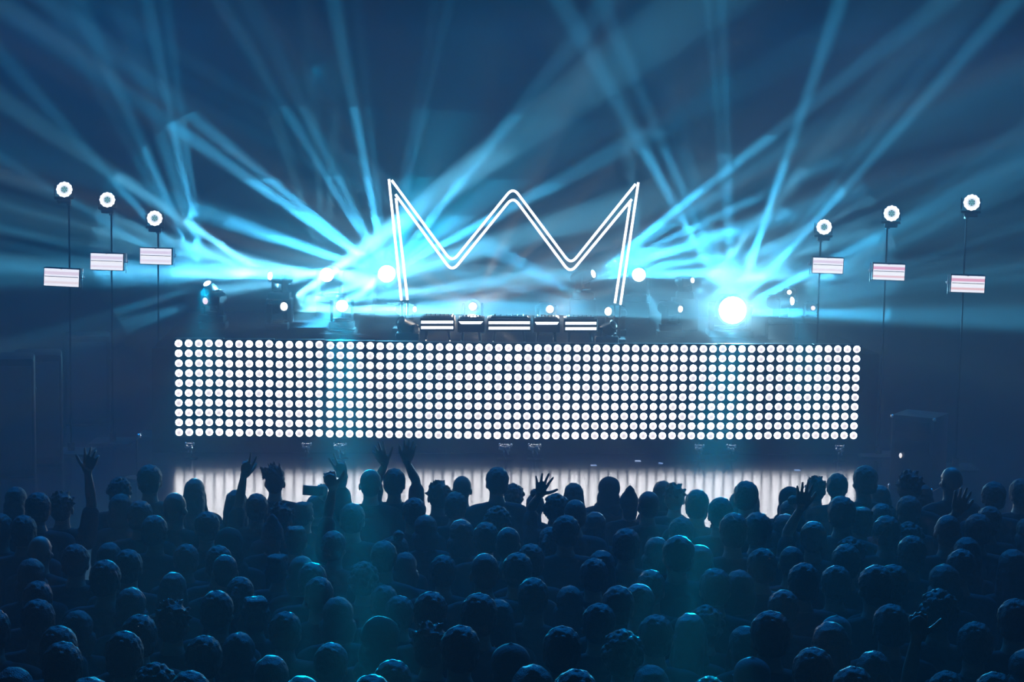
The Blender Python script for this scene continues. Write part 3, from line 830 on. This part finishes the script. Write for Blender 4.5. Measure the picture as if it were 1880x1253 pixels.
def body_shapes(bm, arms, fem=0.0, grow=0.0, what='body'):
    """WHAT: body, shirt or trousers. ARMS: per side None (hanging) or (wrist, hand direction, back of hand, finger spec)"""
    g = grow; w = 1-.10*fem
    if what in ('body', 'shirt'):
        ball(bm, (0, 0, .97), (.165+g, .115+g, .12+g), 3)
        ball(bm, (0, 0, 1.11), (.140*w+g, .102+g, .16), 3)
        ball(bm, (0, .0, 1.29), (.170*w+g, .118+g, .165+g), 3)
        ball(bm, (0, -.012, 1.375), (.150*w+g, .095+g, .085+g), 3)
        limb(bm, [(-.165*w, -.01, 1.415), (0, -.012, 1.44), (.165*w, -.01, 1.415)], [.058+g, .062+g, .058+g])
        rod(bm, (0, -.012, 1.42), (0, -.002, 1.53-(.03 if what == 'shirt' else 0)), .098*w+g, .056+g, seg=18)
    if what == 'body':
        limb(bm, [(0, -.005, 1.44), (0, .012, 1.58)], [.060, .054])
        ball(bm, (0, -.004, 1.662), (.0755, .094, .093), 3)
        ball(bm, (0, .030, 1.612), (.060, .064, .074), 3)
        ball(bm, (0, .062, 1.562), (.030, .026, .024), 2)
        limb(bm, [(0, .088, 1.660), (0, .108, 1.628)], [.009, .0135])
        for sx in (-1, 1):
            ball(bm, (sx*.0135, .096, 1.622), (.009, .011, .008), 1)
            ball(bm, (sx*.079, -.006, 1.632), (.011, .023, .032), 2, Matrix.Rotation(sx*.25, 3, 'Z'))
            ball(bm, (sx*.030, .080, 1.650), (.014, .010, .009), 2)
            limb(bm, [(sx*.014, .088, 1.672), (sx*.046, .076, 1.672)], [.008, .007], 1)
            ball(bm, (sx*.046, .062, 1.612), (.02, .02, .022), 2)
        ball(bm, (0, .090, 1.592), (.022, .010, .006), 2)
        ball(bm, (0, .088, 1.581), (.019, .010, .006), 2)
    for i, sx in enumerate((-1, 1)):
        sh = Vector((sx*.188*w, -.01, 1.405))
        a = arms[i]
        if a is None:
            el, wr = Vector((sx*.204, -.025, 1.13)), Vector((sx*.168, .095, .91))
            d, n, sp_ = Vector((0, .18, -1)), Vector((sx, .1, 0)), RELAX
        else:
            wr, d, n, sp_ = a
            wr = Vector(wr); d = Vector(d); n = Vector(n)
            el, wr = bend(sh, wr, hint=Vector((sx*.2, .9, -.3)))
        if what == 'body':
            limb(bm, [sh, (sh+el)/2, el, el*.65+wr*.35, wr], [.052, .046, .039, .040, .026])
            # the thumb side: for a raised hand seen from behind the thumb points to the head
            hand(bm, wr, d, n, sp_, sx if sp_ is TWO else -sx, 1.0 if a is None else 1.12)
        elif what == 'shirt':
            e2 = sh + (el-sh)*.72
            limb(bm, [sh, e2], [.058+g, .052+g])
    if what == 'body' or what == 'trousers':
        for sx in (-1, 1):
            limb(bm, [(sx*.088, 0, .92), (sx*.098, .01, .50), (sx*.100, -.02, .30), (sx*.102, -.03, .10)], [.092+g, .060+g, .055+g, .040+g*1.6])
            if what == 'body':
                limb(bm, [(sx*.102, -.055, .040), (sx*.118, .13, .032)], [.040, .032])
        if what == 'trousers': ball(bm, (0, 0, .95), (.168+g, .12+g, .10), 3)

def clip(bm, z0=None, y1=None):
    pass

def make_body(arms=(None, None), fem=0, hi=False):
    bm = bmesh.new(); body_shapes(bm, arms, fem); b = remesh('person', bm, .0058 if hi else .0088, M_SKIN, 3 if hi else 2)
    bm = bmesh.new(); body_shapes(bm, arms, fem, .014, 'shirt'); s = remesh('shirt', bm, .014, M_SHIRT, 3, .006, 14)
    return b, s
bm = bmesh.new(); body_shapes(bm, (None, None), 0, .010, 'trousers'); TROUSERS = remesh('trousers', bm, .014, M_JEANS, 2)

def hair_mesh(kind):
    bm = bmesh.new(); rnd = random.Random(kind)
    vox, rough, rs = .0065, .004, 60
    m = M_HAIR
    def skull(g=0, dz=0): ball(bm, (0, -.016, 1.678+dz), (.084+g, .094+g, .092+g), 3); ball(bm, (0, -.045, 1.625), (.073+g, .060+g, .065), 3)
    if kind == 'short': skull(.007); rough, rs = .006, 45
    elif kind == 'crop': skull(-.004); rough = .002
    elif kind == 'messy':
        skull(.002)
        for k in range(46):
            a, e = rnd.uniform(0, 2*PI), rnd.uniform(-.1, 1.5)
            d = Vector((math.cos(a)*math.cos(e), math.sin(a)*math.cos(e), math.sin(e)))
            if d.y > .6 and d.z < .5: continue
            p = Vector((0, -.016, 1.678)) + Vector((d.x*.082, d.y*.092, d.z*.090))
            q = p + (d+Vector((rnd.uniform(-.5, .5), rnd.uniform(-.5, .5), rnd.uniform(-.2, .6)))).normalized()*rnd.uniform(.018, .034)
            limb(bm, [p, q], [.014, .005], 1)
    elif kind == 'quiff':
        skull(-.002)
        for k in range(60):
            a, e = rnd.uniform(0, 2*PI), rnd.uniform(.45, 1.5)
            d = Vector((math.cos(a)*math.cos(e), math.sin(a)*math.cos(e), math.sin(e)))
            p = Vector((0, -.016, 1.675)) + Vector((d.x*.080, d.y*.088, d.z*.088))
            q = p + Vector((-.35+rnd.uniform(-.4, .3), rnd.uniform(-.2, .5), 1)).normalized()*rnd.uniform(.03, .075)
            limb(bm, [p, q], [.013, .003], 1)
        for k in range(7):
            p = Vector((-.075, -.01, 1.70+.008*k)); limb(bm, [p, p+Vector((-.035-.004*k, 0, -.03+.012*k))], [.012, .003], 1)
        vox = .005
    elif kind in ('long', 'fair_long', 'straight'):
        skull(.004)
        ws = .094 if kind != 'straight' else .082
        limb(bm, [(0, -.04, 1.64), (0, -.062, 1.55), (0, -.072, 1.44), (0, -.085, 1.30)], [.088, .090, .088, .060])
        for sx in (-1, 1): limb(bm, [(sx*.062, -.0, 1.66), (sx*ws*.82, -.005, 1.57), (sx*ws*.9, -.03, 1.46), (sx*ws*.72, -.06, 1.33)], [.030, .030, .034, .022])
        rough, rs = .006, 28
        if kind == 'fair_long': m = M_FAIR
    elif kind == 'bob':
        skull(.008)
        limb(bm, [(-.045, -.03, 1.60), (.045, -.03, 1.60)], [.068, .068]); limb(bm, [(-.04, -.03, 1.55), (.04, -.03, 1.55)], [.062, .062])
        rough, rs = .005, 30
    elif kind == 'bun':
        skull(); ball(bm, (.01, -.055, 1.782), (.046, .046, .040), 2); rough = .005
    elif kind == 'ponytail':
        skull(); limb(bm, [(0, -.10, 1.70), (0, -.135, 1.66), (0, -.135, 1.55), (0, -.11, 1.44)], [.026, .032, .030, .012]); rough = .005
    elif kind == 'curly':
        skull(.004)
        for k in range(90):
            a, e = rnd.uniform(0, 2*PI), rnd.uniform(-.5, 1.55)
            d = Vector((math.cos(a)*math.cos(e), math.sin(a)*math.cos(e), math.sin(e)))
            if d.y > .55 and d.z < .45: continue
            ball(bm, Vector((0, -.018, 1.680))+Vector((d.x*.092, d.y*.098, d.z*.098)), rnd.uniform(.016, .026), 1)
        rough, rs = .006, 45
    elif kind == 'hood':
        m = M_SHIRT
        ball(bm, (0, -.02, 1.672), (.104, .112, .112), 3); ball(bm, (0, -.05, 1.575), (.112, .085, .10), 3)
        limb(bm, [(-.07, -.035, 1.475), (.07, -.035, 1.475)], [.075, .075]); rough, rs = .006, 12
    elif kind == 'peak':       # a knitted hat that runs to a soft point
        m = M_CAP
        ball(bm, (0, -.012, 1.668), (.088, .100, .10), 3); limb(bm, [(0, -.02, 1.70), (0, -.03, 1.765), (0, -.035, 1.80)], [.078, .048, .022]); rough, rs = .003, 50
        limb(bm, [(0, -.05, 1.60), (0, -.055, 1.56)], [.07, .066])
    elif kind in ('cap', 'cap_back', 'cap_pale'):
        m = M_CAP if kind != 'cap_pale' else M_LIGHT
        ball(bm, (0, -.008, 1.700), (.088, .102, .080), 3)
        rod(bm, (0, -.006, 1.655), (0, -.006, 1.70), .088, .088, seg=28)
        sy = -1 if kind == 'cap_back' else 1
        for k in range(9):
            t = (k-4)/4
            limb(bm, [(t*.058, sy*.07, 1.665), (t*.056, sy*(.165-.03*t*t), 1.655)], [.009, .006], 1)
        ball(bm, (0, -.008, 1.782), .009, 1); rough = .0
    elif kind == 'fair_short': skull(.007); m = M_FAIR
    elif kind == 'flat':
        skull(); box(bm, (0, -.02, 1.742), (.13, .14, .05), .02); rough = .006
    return remesh('hair' if m in (M_HAIR, M_FAIR) else ('hood' if kind == 'hood' else ('knit_hat' if kind == 'peak' else 'cap')), bm, vox, m, 1, rough, rs)
TOP = dict(short=1.772, crop=1.766, messy=1.795, quiff=1.825, long=1.776, fair_long=1.776, straight=1.776, bob=1.78, bun=1.815, ponytail=1.772, curly=1.80, hood=1.785, peak=1.82, cap=1.785, cap_back=1.785, cap_pale=1.785, fair_short=1.773, flat=1.775, bald=1.755)
HAIR = {}
BODY = {0: make_body(), 1: make_body(fem=1)}
FEM = {'long', 'fair_long', 'straight', 'bob', 'bun', 'ponytail'}

# px, py of the top of the head, head width in px, hair, label (None: one of the dim heads that nothing tells apart), extras
PEOPLE = [
    (30, 893, 38, 'straight', 'person with long hair edged by light, far left edge, in front of the speakers'),
    (78, 905, 36, 'short', 'dim person between the left-edge long hair and the raised dark arm'),
    (116, 899, 34, 'messy', 'person raising one dark arm against the gloom, far left', dict(R=(161, 868, 165, 846, LOOSE))),
    (221, 875, 40, 'curly', 'person with thick hair, light on its right edge, left of the tall man'),
    (266, 854, 37, 'short', 'tall person standing above the row left of the lit floor'),
    (225, 906, 46, 'bob', 'person with rounded bob just below the thick-haired head, left'),
    (320, 905, 36, 'crop', 'person with cropped head at the left corner of the lit floor'),
    (357, 878, 48, 'long', 'long-haired person, first silhouette from left on the lit floor'),
    (442, 899, 46, 'long', 'long-haired person right behind the arm making a V sign'),
    (262, 920, 42, 'short', 'dim person below the tall one left of the lit floor'),
    (478, 907, 36, 'short', 'person raising a V sign with two fingers, left of the spiky hair', dict(L=(447, 874, 455, 849, VSIGN))),
    (514, 848, 37, 'quiff', 'person with spiky tousled quiff against the bright floor'),
    (509, 920, 40, 'messy', 'person directly below the spiky-haired one, hair edged with light'),
    (550, 921, 40, 'flat', 'person with flat-topped hair below the held-up phone'),
    (575, 909, 34, 'fair_short', 'person holding a phone sideways above the head', dict(R=(594, 915, 592, 897, FIST), phone=1)),
    (645, 925, 38, 'short', 'person raising a fist with thumb out, beside the phone', dict(L=(611, 899, 606, 880, FIST))),
    (675, 862, 36, 'crop', 'person with smooth round head, raising a two-finger hand to its left', dict(L=(633, 877, 620, 846, TWO))),
    (729, 861, 31, 'short', 'person with both arms raised high, hands on the wall foot', dict(L=(706, 854, 692, 820, LOOSE), R=(748, 851, 752, 825, FLAT))),
    (768, 915, 42, 'short', 'person with round head just right of the two raised arms'),
    (810, 880, 44, 'messy', 'person with full messy hair left of the big-eared head'),
    (828, 904, 40, 'short', 'person whose neck catches a bright line, below the messy hair'),
    (858, 874, 34, 'crop', 'close-cropped person with both ears showing on the bright floor'),
    (904, 858, 40, 'short', 'tall person with short hair and broad shoulders, centre of the lit floor'),
    (951, 887, 42, 'curly', 'curly-haired person left of the open raised hand'),
    (1017, 905, 40, 'curly', 'curly-haired person raising an open hand with spread fingers', dict(L=(990, 911, 999, 880, OPEN))),
    (975, 897, 36, 'bun', 'person half hidden by the open hand and its forearm'),
    (1061, 886, 38, 'straight', 'straight-haired person right of the open raised hand'),
    (1050, 917, 38, 'crop', 'person below the straight hair, right of the raised forearm'),
    (1122, 874, 46, 'hood', 'person in a large hood, tallest shape right of centre'),
    (1164, 891, 35, 'peak', 'person in a pointed knit hat beside the large hood'),
    (1209, 882, 44, 'bob', 'person with wide bob behind the pale-edged head, right of the knit hat'),
    (1199, 902, 34, 'crop', 'person with a thin light edge round the skull, before the wide bob'),
    (1245, 885, 42, 'messy', 'person with rough top hair, right of the wide bob'),
    (1290, 900, 36, 'short', 'low dark head peeping between the rough hair and the cap'),
    (1280, 910, 33, 'fair_short', 'person in front of the low peeping head, pale edged'),
    (1314, 914, 38, 'short', 'person left of the backward cap'),
    (1350, 902, 44, 'cap_back', 'person wearing a cap whose brim points back'),
    (1363, 884, 36, 'short', 'dark round head rising behind the cap'),
    (1384, 889, 38, 'fair_long', 'person with smooth long hair right of the cap, lit along one side'),
    (1443, 892, 48, 'hood', 'person in a broad rounded hood, right part of the lit floor'),
    (1440, 909, 42, 'bun', 'person with gathered bright-edged hair before the broad hood'),
    (1508, 872, 42, 'messy', 'person with peaked messy hair near the right end of the lit floor'),
    (1536, 870, 32, 'short', 'round head tucked behind the peaked messy hair'),
    (1597, 856, 38, 'short', 'tall person with rim-lit hair at the right end of the lit floor'),
    (1538, 912, 41, 'short', 'person with light on cheek and chin, below the peaked messy hair'),
    (1608, 890, 44, 'fair_long', 'person with long fair hair shining on its left side'),
    (1590, 931, 38, 'flat', 'person with flat-topped hair in front of the long fair hair'),
    (1628, 925, 42, 'fair_short', 'person with pale sloping hair, right of the flat top'),
    (1663, 861, 44, 'messy', 'person with wavy hair against the dark rack, right side'),
    (1686, 889, 40, 'long', 'long-haired person in front of the wavy-haired one, right side'),
    (1660, 911, 43, 'short', 'person with dark round head between wavy hair and pale slope'),
    (1755, 858, 40, 'bald', 'bald person with a strong highlight on the temple, right side'),
    (1817, 885, 42, 'short', 'dim person right of the bald one, face edge just visible'),
    (1868, 880, 40, 'short', 'dark person at the extreme right edge, behind'),
    (1790, 944, 44, 'short', 'person raising a long forearm with flat hand, far right', dict(L=(1755, 945, 1766, 913, FLAT))),
    (1733, 945, 36, 'crop', 'person with bright ear line left of the long raised forearm'),
    (1660, 957, 52, 'curly', 'person with wide hair and the brightest rim, right side'),
    (1627, 948, 40, 'short', 'person left of the brightest rim-lit wide hair'),
    (1497, 958, 42, 'fair_short', 'person holding up one flat hand, below the peaked messy hair', dict(L=(1470, 935, 1474, 915, FLAT))),
    (1356, 943, 40, 'short', 'person with light-edged round head, left one of the pair under the long hair'),
    (1399, 942, 39, 'short', 'right one of the round-headed pair under the long hair, lit chin'),
    (1448, 943, 38, 'bob', 'person under the gathered hair with a bright top edge'),
    (10, 944, 34, 'short', 'person cut by the left edge, bright hair edge'),
    (44, 947, 40, 'short', 'round head second from the left edge'),
    (285, 947, 36, 'short', 'person with an arc of light on the right, below the tall left one'),
    (82, 985, 40, 'bald', 'bald person with a sharp white glint, left side of the crowd'),
    (412, 967, 40, 'hood', 'person with hunched light-edged shoulders below the V sign'),
    (509, 943, 38, 'peak', 'person in a pointed hat, two below the spiky quiff'),
    (551, 966, 40, 'flat', 'person with square hair right of the pointed hat'),
    (622, 976, 42, 'short', 'person with round head in the left light column'),
    (731, 973, 36, 'bun', 'person with a small bun, right of the left light column'),
    (712, 994, 38, 'short', 'person before the small bun, head edged with teal'),
    (735, 1013, 44, 'bob', 'person with teal-edged bob, third of the stacked heads under the bun'),
    (660, 1030, 48, 'curly', 'person with glowing curls in the middle of the left light column'),
    (854, 953, 46, 'bob', 'person with broad dark head and a thin top line, centre left'),
    (899, 960, 40, 'short', 'dark round head right of the broad dark head, centre'),
    (937, 968, 36, 'crop', 'person with fine arc of light, left of the raised forearm'),
    (906, 928, 36, 'curly', 'dim curly head below the tall broad-shouldered person'),
    (1038, 947, 42, 'short', 'dark head right of the raised forearm, second row'),
    (1020, 967, 36, 'ponytail', 'person with small bright hair clip, right of the raised forearm'),
    (1084, 939, 48, 'long', 'long-haired person with bright left edge, below the large hood'),
    (1151, 971, 36, 'short', 'dim head right of the bright-edged long hair'),
    (972, 1062, 52, 'short', 'person with a wide teal arc over the head, lower centre'),
    (956, 1016, 44, 'short', 'person behind the wide teal arc'),
    (1085, 1026, 46, 'short', 'person with a thin arc, right of the wide teal arc'),
    (1407, 1008, 46, 'short', 'dim round head under the pair, right half'),
    (1447, 1003, 36, 'crop', 'small dim head beside the dim round one, right half'),
    (350, 1000, 38, 'short', 'round head left of the two stacked arcs, left half'),
    (411, 1003, 46, 'short', 'rear one of two stacked light arcs, left half'),
    (404, 1018, 42, 'crop', 'front one of two stacked light arcs, left half'),
    (232, 1078, 44, 'bob', 'person with a bright right-hand rim, lower left'),
    (325, 1098, 54, 'messy', 'person with ruffled lit hair, right of the bright rim, lower left'),
    (409, 1086, 48, 'short', 'person with an egg-shaped teal arc, lower left'),
    (477, 1095, 48, 'flat', 'person with squared lit hair, right of the egg-shaped arc'),
    (515, 1124, 48, 'short', 'person touching the squared lit hair, in front'),
    (615, 1095, 54, 'bob', 'person with wide soft teal bob at the foot of the left column'),
    (740, 1095, 46, 'short', 'round arc right of the left column, lower middle'),
    (710, 1130, 56, 'hood', 'hooded person below the round arc, lower middle'),
    (790, 1139, 60, 'messy', 'person with jagged hair and the brightest rim of the lower middle'),
    (1040, 1151, 48, 'short', 'person with a clear arc, alone in the lower middle right'),
    (1108, 1109, 46, 'short', 'person with bright left arc beside the wide pale shoulders'),
    (1182, 1073, 40, 'fair_short', 'pale glowing head at the foot of the right column'),
    (1145, 1077, 36, 'short', 'faint head left of the pale glowing one'),
    (1150, 1155, 60, 'curly', 'person in a pale top below the faint heads, lower right of middle', dict(shirt='pale')),
    (1277, 1125, 62, 'fair_long', 'person with long smooth hair at the lower end of the right column'),
    (1359, 1148, 56, 'long', 'dim long-haired person right of the smooth long hair'),
    (1424, 1123, 58, 'short', 'large dim round head, lower right half'),
    (1545, 1130, 54, 'cap_pale', 'person in a pale-topped cap, lower right'),
    (1650, 1038, 48, 'short', 'person with a large clean arc, right side'),
    (1617, 1039, 36, 'short', 'small head tucked left of the large clean arc'),
    (1742, 1035, 42, 'bob', 'person with light down the left side, right of the clean arc'),
    (1732, 1233, 58, 'short', 'person holding up an arm at the lower right', dict(L=(1684, 1152, 1691, 1104, FIST))),
    (930, 1180, 54, 'cap', 'person in a dark cap, bottom centre'),
    (365, 1168, 54, 'short', 'person with a tiny bright spark beside, bottom left'),
    (1390, 1206, 56, 'cap', 'person in a cap with a curved bright brim, bottom right half'),
    (1596, 1194, 52, 'bob', 'person with soft arc at the bottom right'),
    (490, 1202, 54, 'straight', 'person with a lit streak of hair, bottom left half'),
    (613, 1181, 54, 'fair_short', 'pale dim head at the bottom of the left column'),
    (730, 1213, 56, 'short', 'thin arc at the bottom, right of the left column'),
    # dim heads
    (220, 1030, 40, 'short', None), (75, 1025, 38, 'bob', None), (320, 1050, 40, 'long', None), (85, 1068, 44, 'short', None), (95, 1102, 46, 'short', None), (434, 1058, 42, 'ponytail', None),
    (485, 1017, 42, 'flat', None), (790, 1020, 40, 'short', None), (915, 1016, 36, 'crop', None), (1222, 1048, 40, 'short', None), (1370, 1046, 40, 'bob', None),
    (1295, 1110, 40, 'curly', None), (1834, 1007, 48, 'long', None), (12, 1119, 38, 'short', None), (225, 1160, 48, 'short', None),
    (192, 1246, 50, 'short', None), (140, 1180, 58, 'short', None), (325, 1233, 54, 'short', None), (50, 1224, 58, 'long', None), (954, 1219, 50, 'bob', None), (855, 1090, 42, 'short', None), (940, 1100, 52, 'long', None),
    (815, 1088, 40, 'short', None), (1470, 1190, 46, 'short', None), (1290, 1241, 54, 'curly', None), (1785, 1143, 50, 'short', None), 
    (375, 940, 36, 'short', None), (790, 945, 38, 'bob', None), (1000, 1000, 40, 'short', None), (1130, 1010, 40, 'long', None),
    (1230, 950, 38, 'short', None), (1190, 985, 40, 'bob', None), (1270, 985, 40, 'short', None), (1310, 1000, 40, 'long', None), (1320, 1045, 42, 'short', None), (1480, 1035, 42, 'short', None), (1530, 1000, 42, 'short', None), (1570, 985, 40, 'curly', None),
    (1700, 985, 42, 'short', None), (1790, 1010, 42, 'short', None), (1860, 950, 42, 'bob', None), (130, 1000, 42, 'short', None), (185, 995, 42, 'bob', None), (250, 1010, 42, 'short', None), 
    (150, 1120, 46, 'bob', None), (280, 1130, 48, 'short', None), (560, 1060, 44, 'short', None), (540, 1020, 42, 'bob', None), (600, 1035, 42, 'short', None), (680, 1075, 44, 'short', None), (870, 1150, 50, 'short', None),
    (420, 1160, 50, 'bob', None), (560, 1240, 56, 'long', None), (660, 1240, 56, 'short', None), (1030, 1230, 56, 'short', None), 
    (1200, 1220, 56, 'long', None), (1210, 1130, 48, 'short', None), (1070, 1075, 44, 'bob', None), (1460, 1085, 46, 'short', None), (1500, 1140, 50, 'long', None), (1610, 1110, 48, 'short', None), 
    (1540, 1225, 56, 'short', None), (1800, 1235, 58, 'short', None), (1860, 1190, 56, 'bob', None), (1840, 1100, 48, 'short', None), (1700, 1080, 44, 'curly', None), (1560, 1040, 42, 'short', None),
    (260, 1215, 54, 'curly', None), (90, 1150, 48, 'short', None), (1800, 930, 40, 'short', None), (1750, 985, 40, 'long', None),
]
def hz(py): return py-258-0          # pixels below the eye line
FEET = []
def place_all():
    pos = []
    rnd = random.Random(3)
    for e in PEOPLE:
        px, py, w = e[0], e[1], e[2]
        d = at(px, py, 1)-Vector((0, 0, CAMZ))           # d.y == 1
        h = 1.72 + (.06 if e[3] in ('short', 'crop', 'bald', 'quiff', 'messy') else -.03)
        if py < 870: h += .10
        Y = (h-CAMZ)/d.z
        if len(e) > 5: Y = min(Y, 14.6)
        pos.append([d, Y, e])
    WX_, WY_ = .53, .36
    x0 = [a[0].x for a in pos]
    for it in range(900):
        mv = 0
        for i in range(len(pos)):
            for j in range(i):
                a, b = pos[i], pos[j]
                if abs(a[1]-b[1]) >= WY_: continue
                dx = a[0].x*a[1]-b[0].x*b[1]; dy = a[1]-b[1]
                if abs(dx) >= WX_: continue
                s = math.sqrt((dx/WX_)**2+(dy/WY_)**2)
                if s < 1:
                    q = (1-s)*.36*.45+.001
                    sg = 1 if dy > 0 or (dy == 0 and a[2][1] < b[2][1]) else -1
                    a[1] += sg*q; b[1] -= sg*q; mv += q
                    sx = 1 if dx > 0 else -1
                    for c, w, k in ((a, 1, i), (b, -1, j)):
                        lim = (6 if len(c[2]) > 5 else 9 if c[2][4] else 26)/F
                        c[0].x = max(x0[k]-lim, min(x0[k]+lim, c[0].x + w*sx*(1-s)*.12/c[1]))
        for a in pos:
            r_ = (1.99, 1.54) if a[2][4] else (2.03, 1.50)
            lo, hi = (r_[0]-CAMZ)/a[0].z, (r_[1]-CAMZ)/a[0].z
            a[1] = max(min(a[1], max(lo, hi), 15.1), min(lo, hi))
        if mv < .001: break
    return pos
PROTO = {}
ZONES = [(0, 470, 'lower left'), (470, 940, 'left middle'), (940, 1410, 'right middle'), (1410, 1881, 'lower right')]
rp = random.Random(11)
for d, Y, e in place_all():
    px, py, w, kind, label = e[:5]
    ex = e[5] if len(e) > 5 else {}
    top = Vector((0, 0, CAMZ)) + d*Y
    s = top.z/TOP[kind]
    yaw = rp.uniform(-.35, .35)
    root_loc = Vector((top.x, top.y, 0))
    fem = 1 if kind in FEM else 0
    phone = None
    if 'L' in ex or 'R' in ex:
        yaw = 0
        arms = [None, None]
        for i, k in enumerate(('L', 'R')):
            if k in ex:
                wx, wy, tx, ty, sp_ = ex[k]
                Yh = Y-.05
                wr = (at(wx, wy, Yh)-root_loc)/s; tip = (at(tx, ty, Yh)-root_loc)/s
                arms[i] = (wr, tip-wr, Vector((0, -1, .1)), sp_)
        b, sh_ = make_body(arms, fem, True)
        if 'phone' in ex: phone = at(575, 901, Y-.05)
    else: b, sh_ = BODY[fem]
    o = link('person', b, None, root_loc, (0, 0, yaw)); o.scale = (s*rp.uniform(.97, 1.03), s, s)
    grp = None
    if label is None:
        zn = next(z for a0, a1, z in ZONES if a0 <= px < a1)
        label = f'dim faceless head among the dark heads, {zn} of the crowd'; grp = f'dim heads, {zn} of the crowd'
        tag(o, label, 'person', grp)
    else: tag(o, label, 'person', 'people in the crowd')
    if kind != 'bald':
        if kind not in HAIR: HAIR[kind] = hair_mesh(kind)
        hm = HAIR[kind]
        h_ = link(hm.name.split('.')[0], hm, o)
        # hair of the width the photo shows
        if kind in ('cap', 'cap_back', 'cap_pale'):
            if 'crop' not in HAIR: HAIR['crop'] = hair_mesh('crop')
            link('hair', HAIR['crop'], o)
    if ex.get('shirt') == 'pale':
        sh_ = sh_.copy(); sh_.materials[0] = M_LIGHT
    link('shirt', sh_, o)
    link('trousers', TROUSERS, o)
    if phone is not None:
        bm = bmesh.new(); box(bm, (0, 0, 0), (.165, .010, .080), .004); ph = obj('phone', bm, M_PHONE, None, phone+Vector((0, -.012, 0)), (0, .06, 0))
        tag(ph, 'dark phone held sideways above the heads, left of the raised fist', 'phone')
        bm = bmesh.new(); box(bm, (0, 0, 0), (.15, .002, .07)); obj('screen', bm, M_GLOSS, ph, (0, -.0065, 0))
        bm = bmesh.new(); lathe(bm, [(.007, 0), (.006, .002), (.001, .002)], 12); obj('camera_lens', bm, M_GLOSS, ph, (.06, .006, .025))
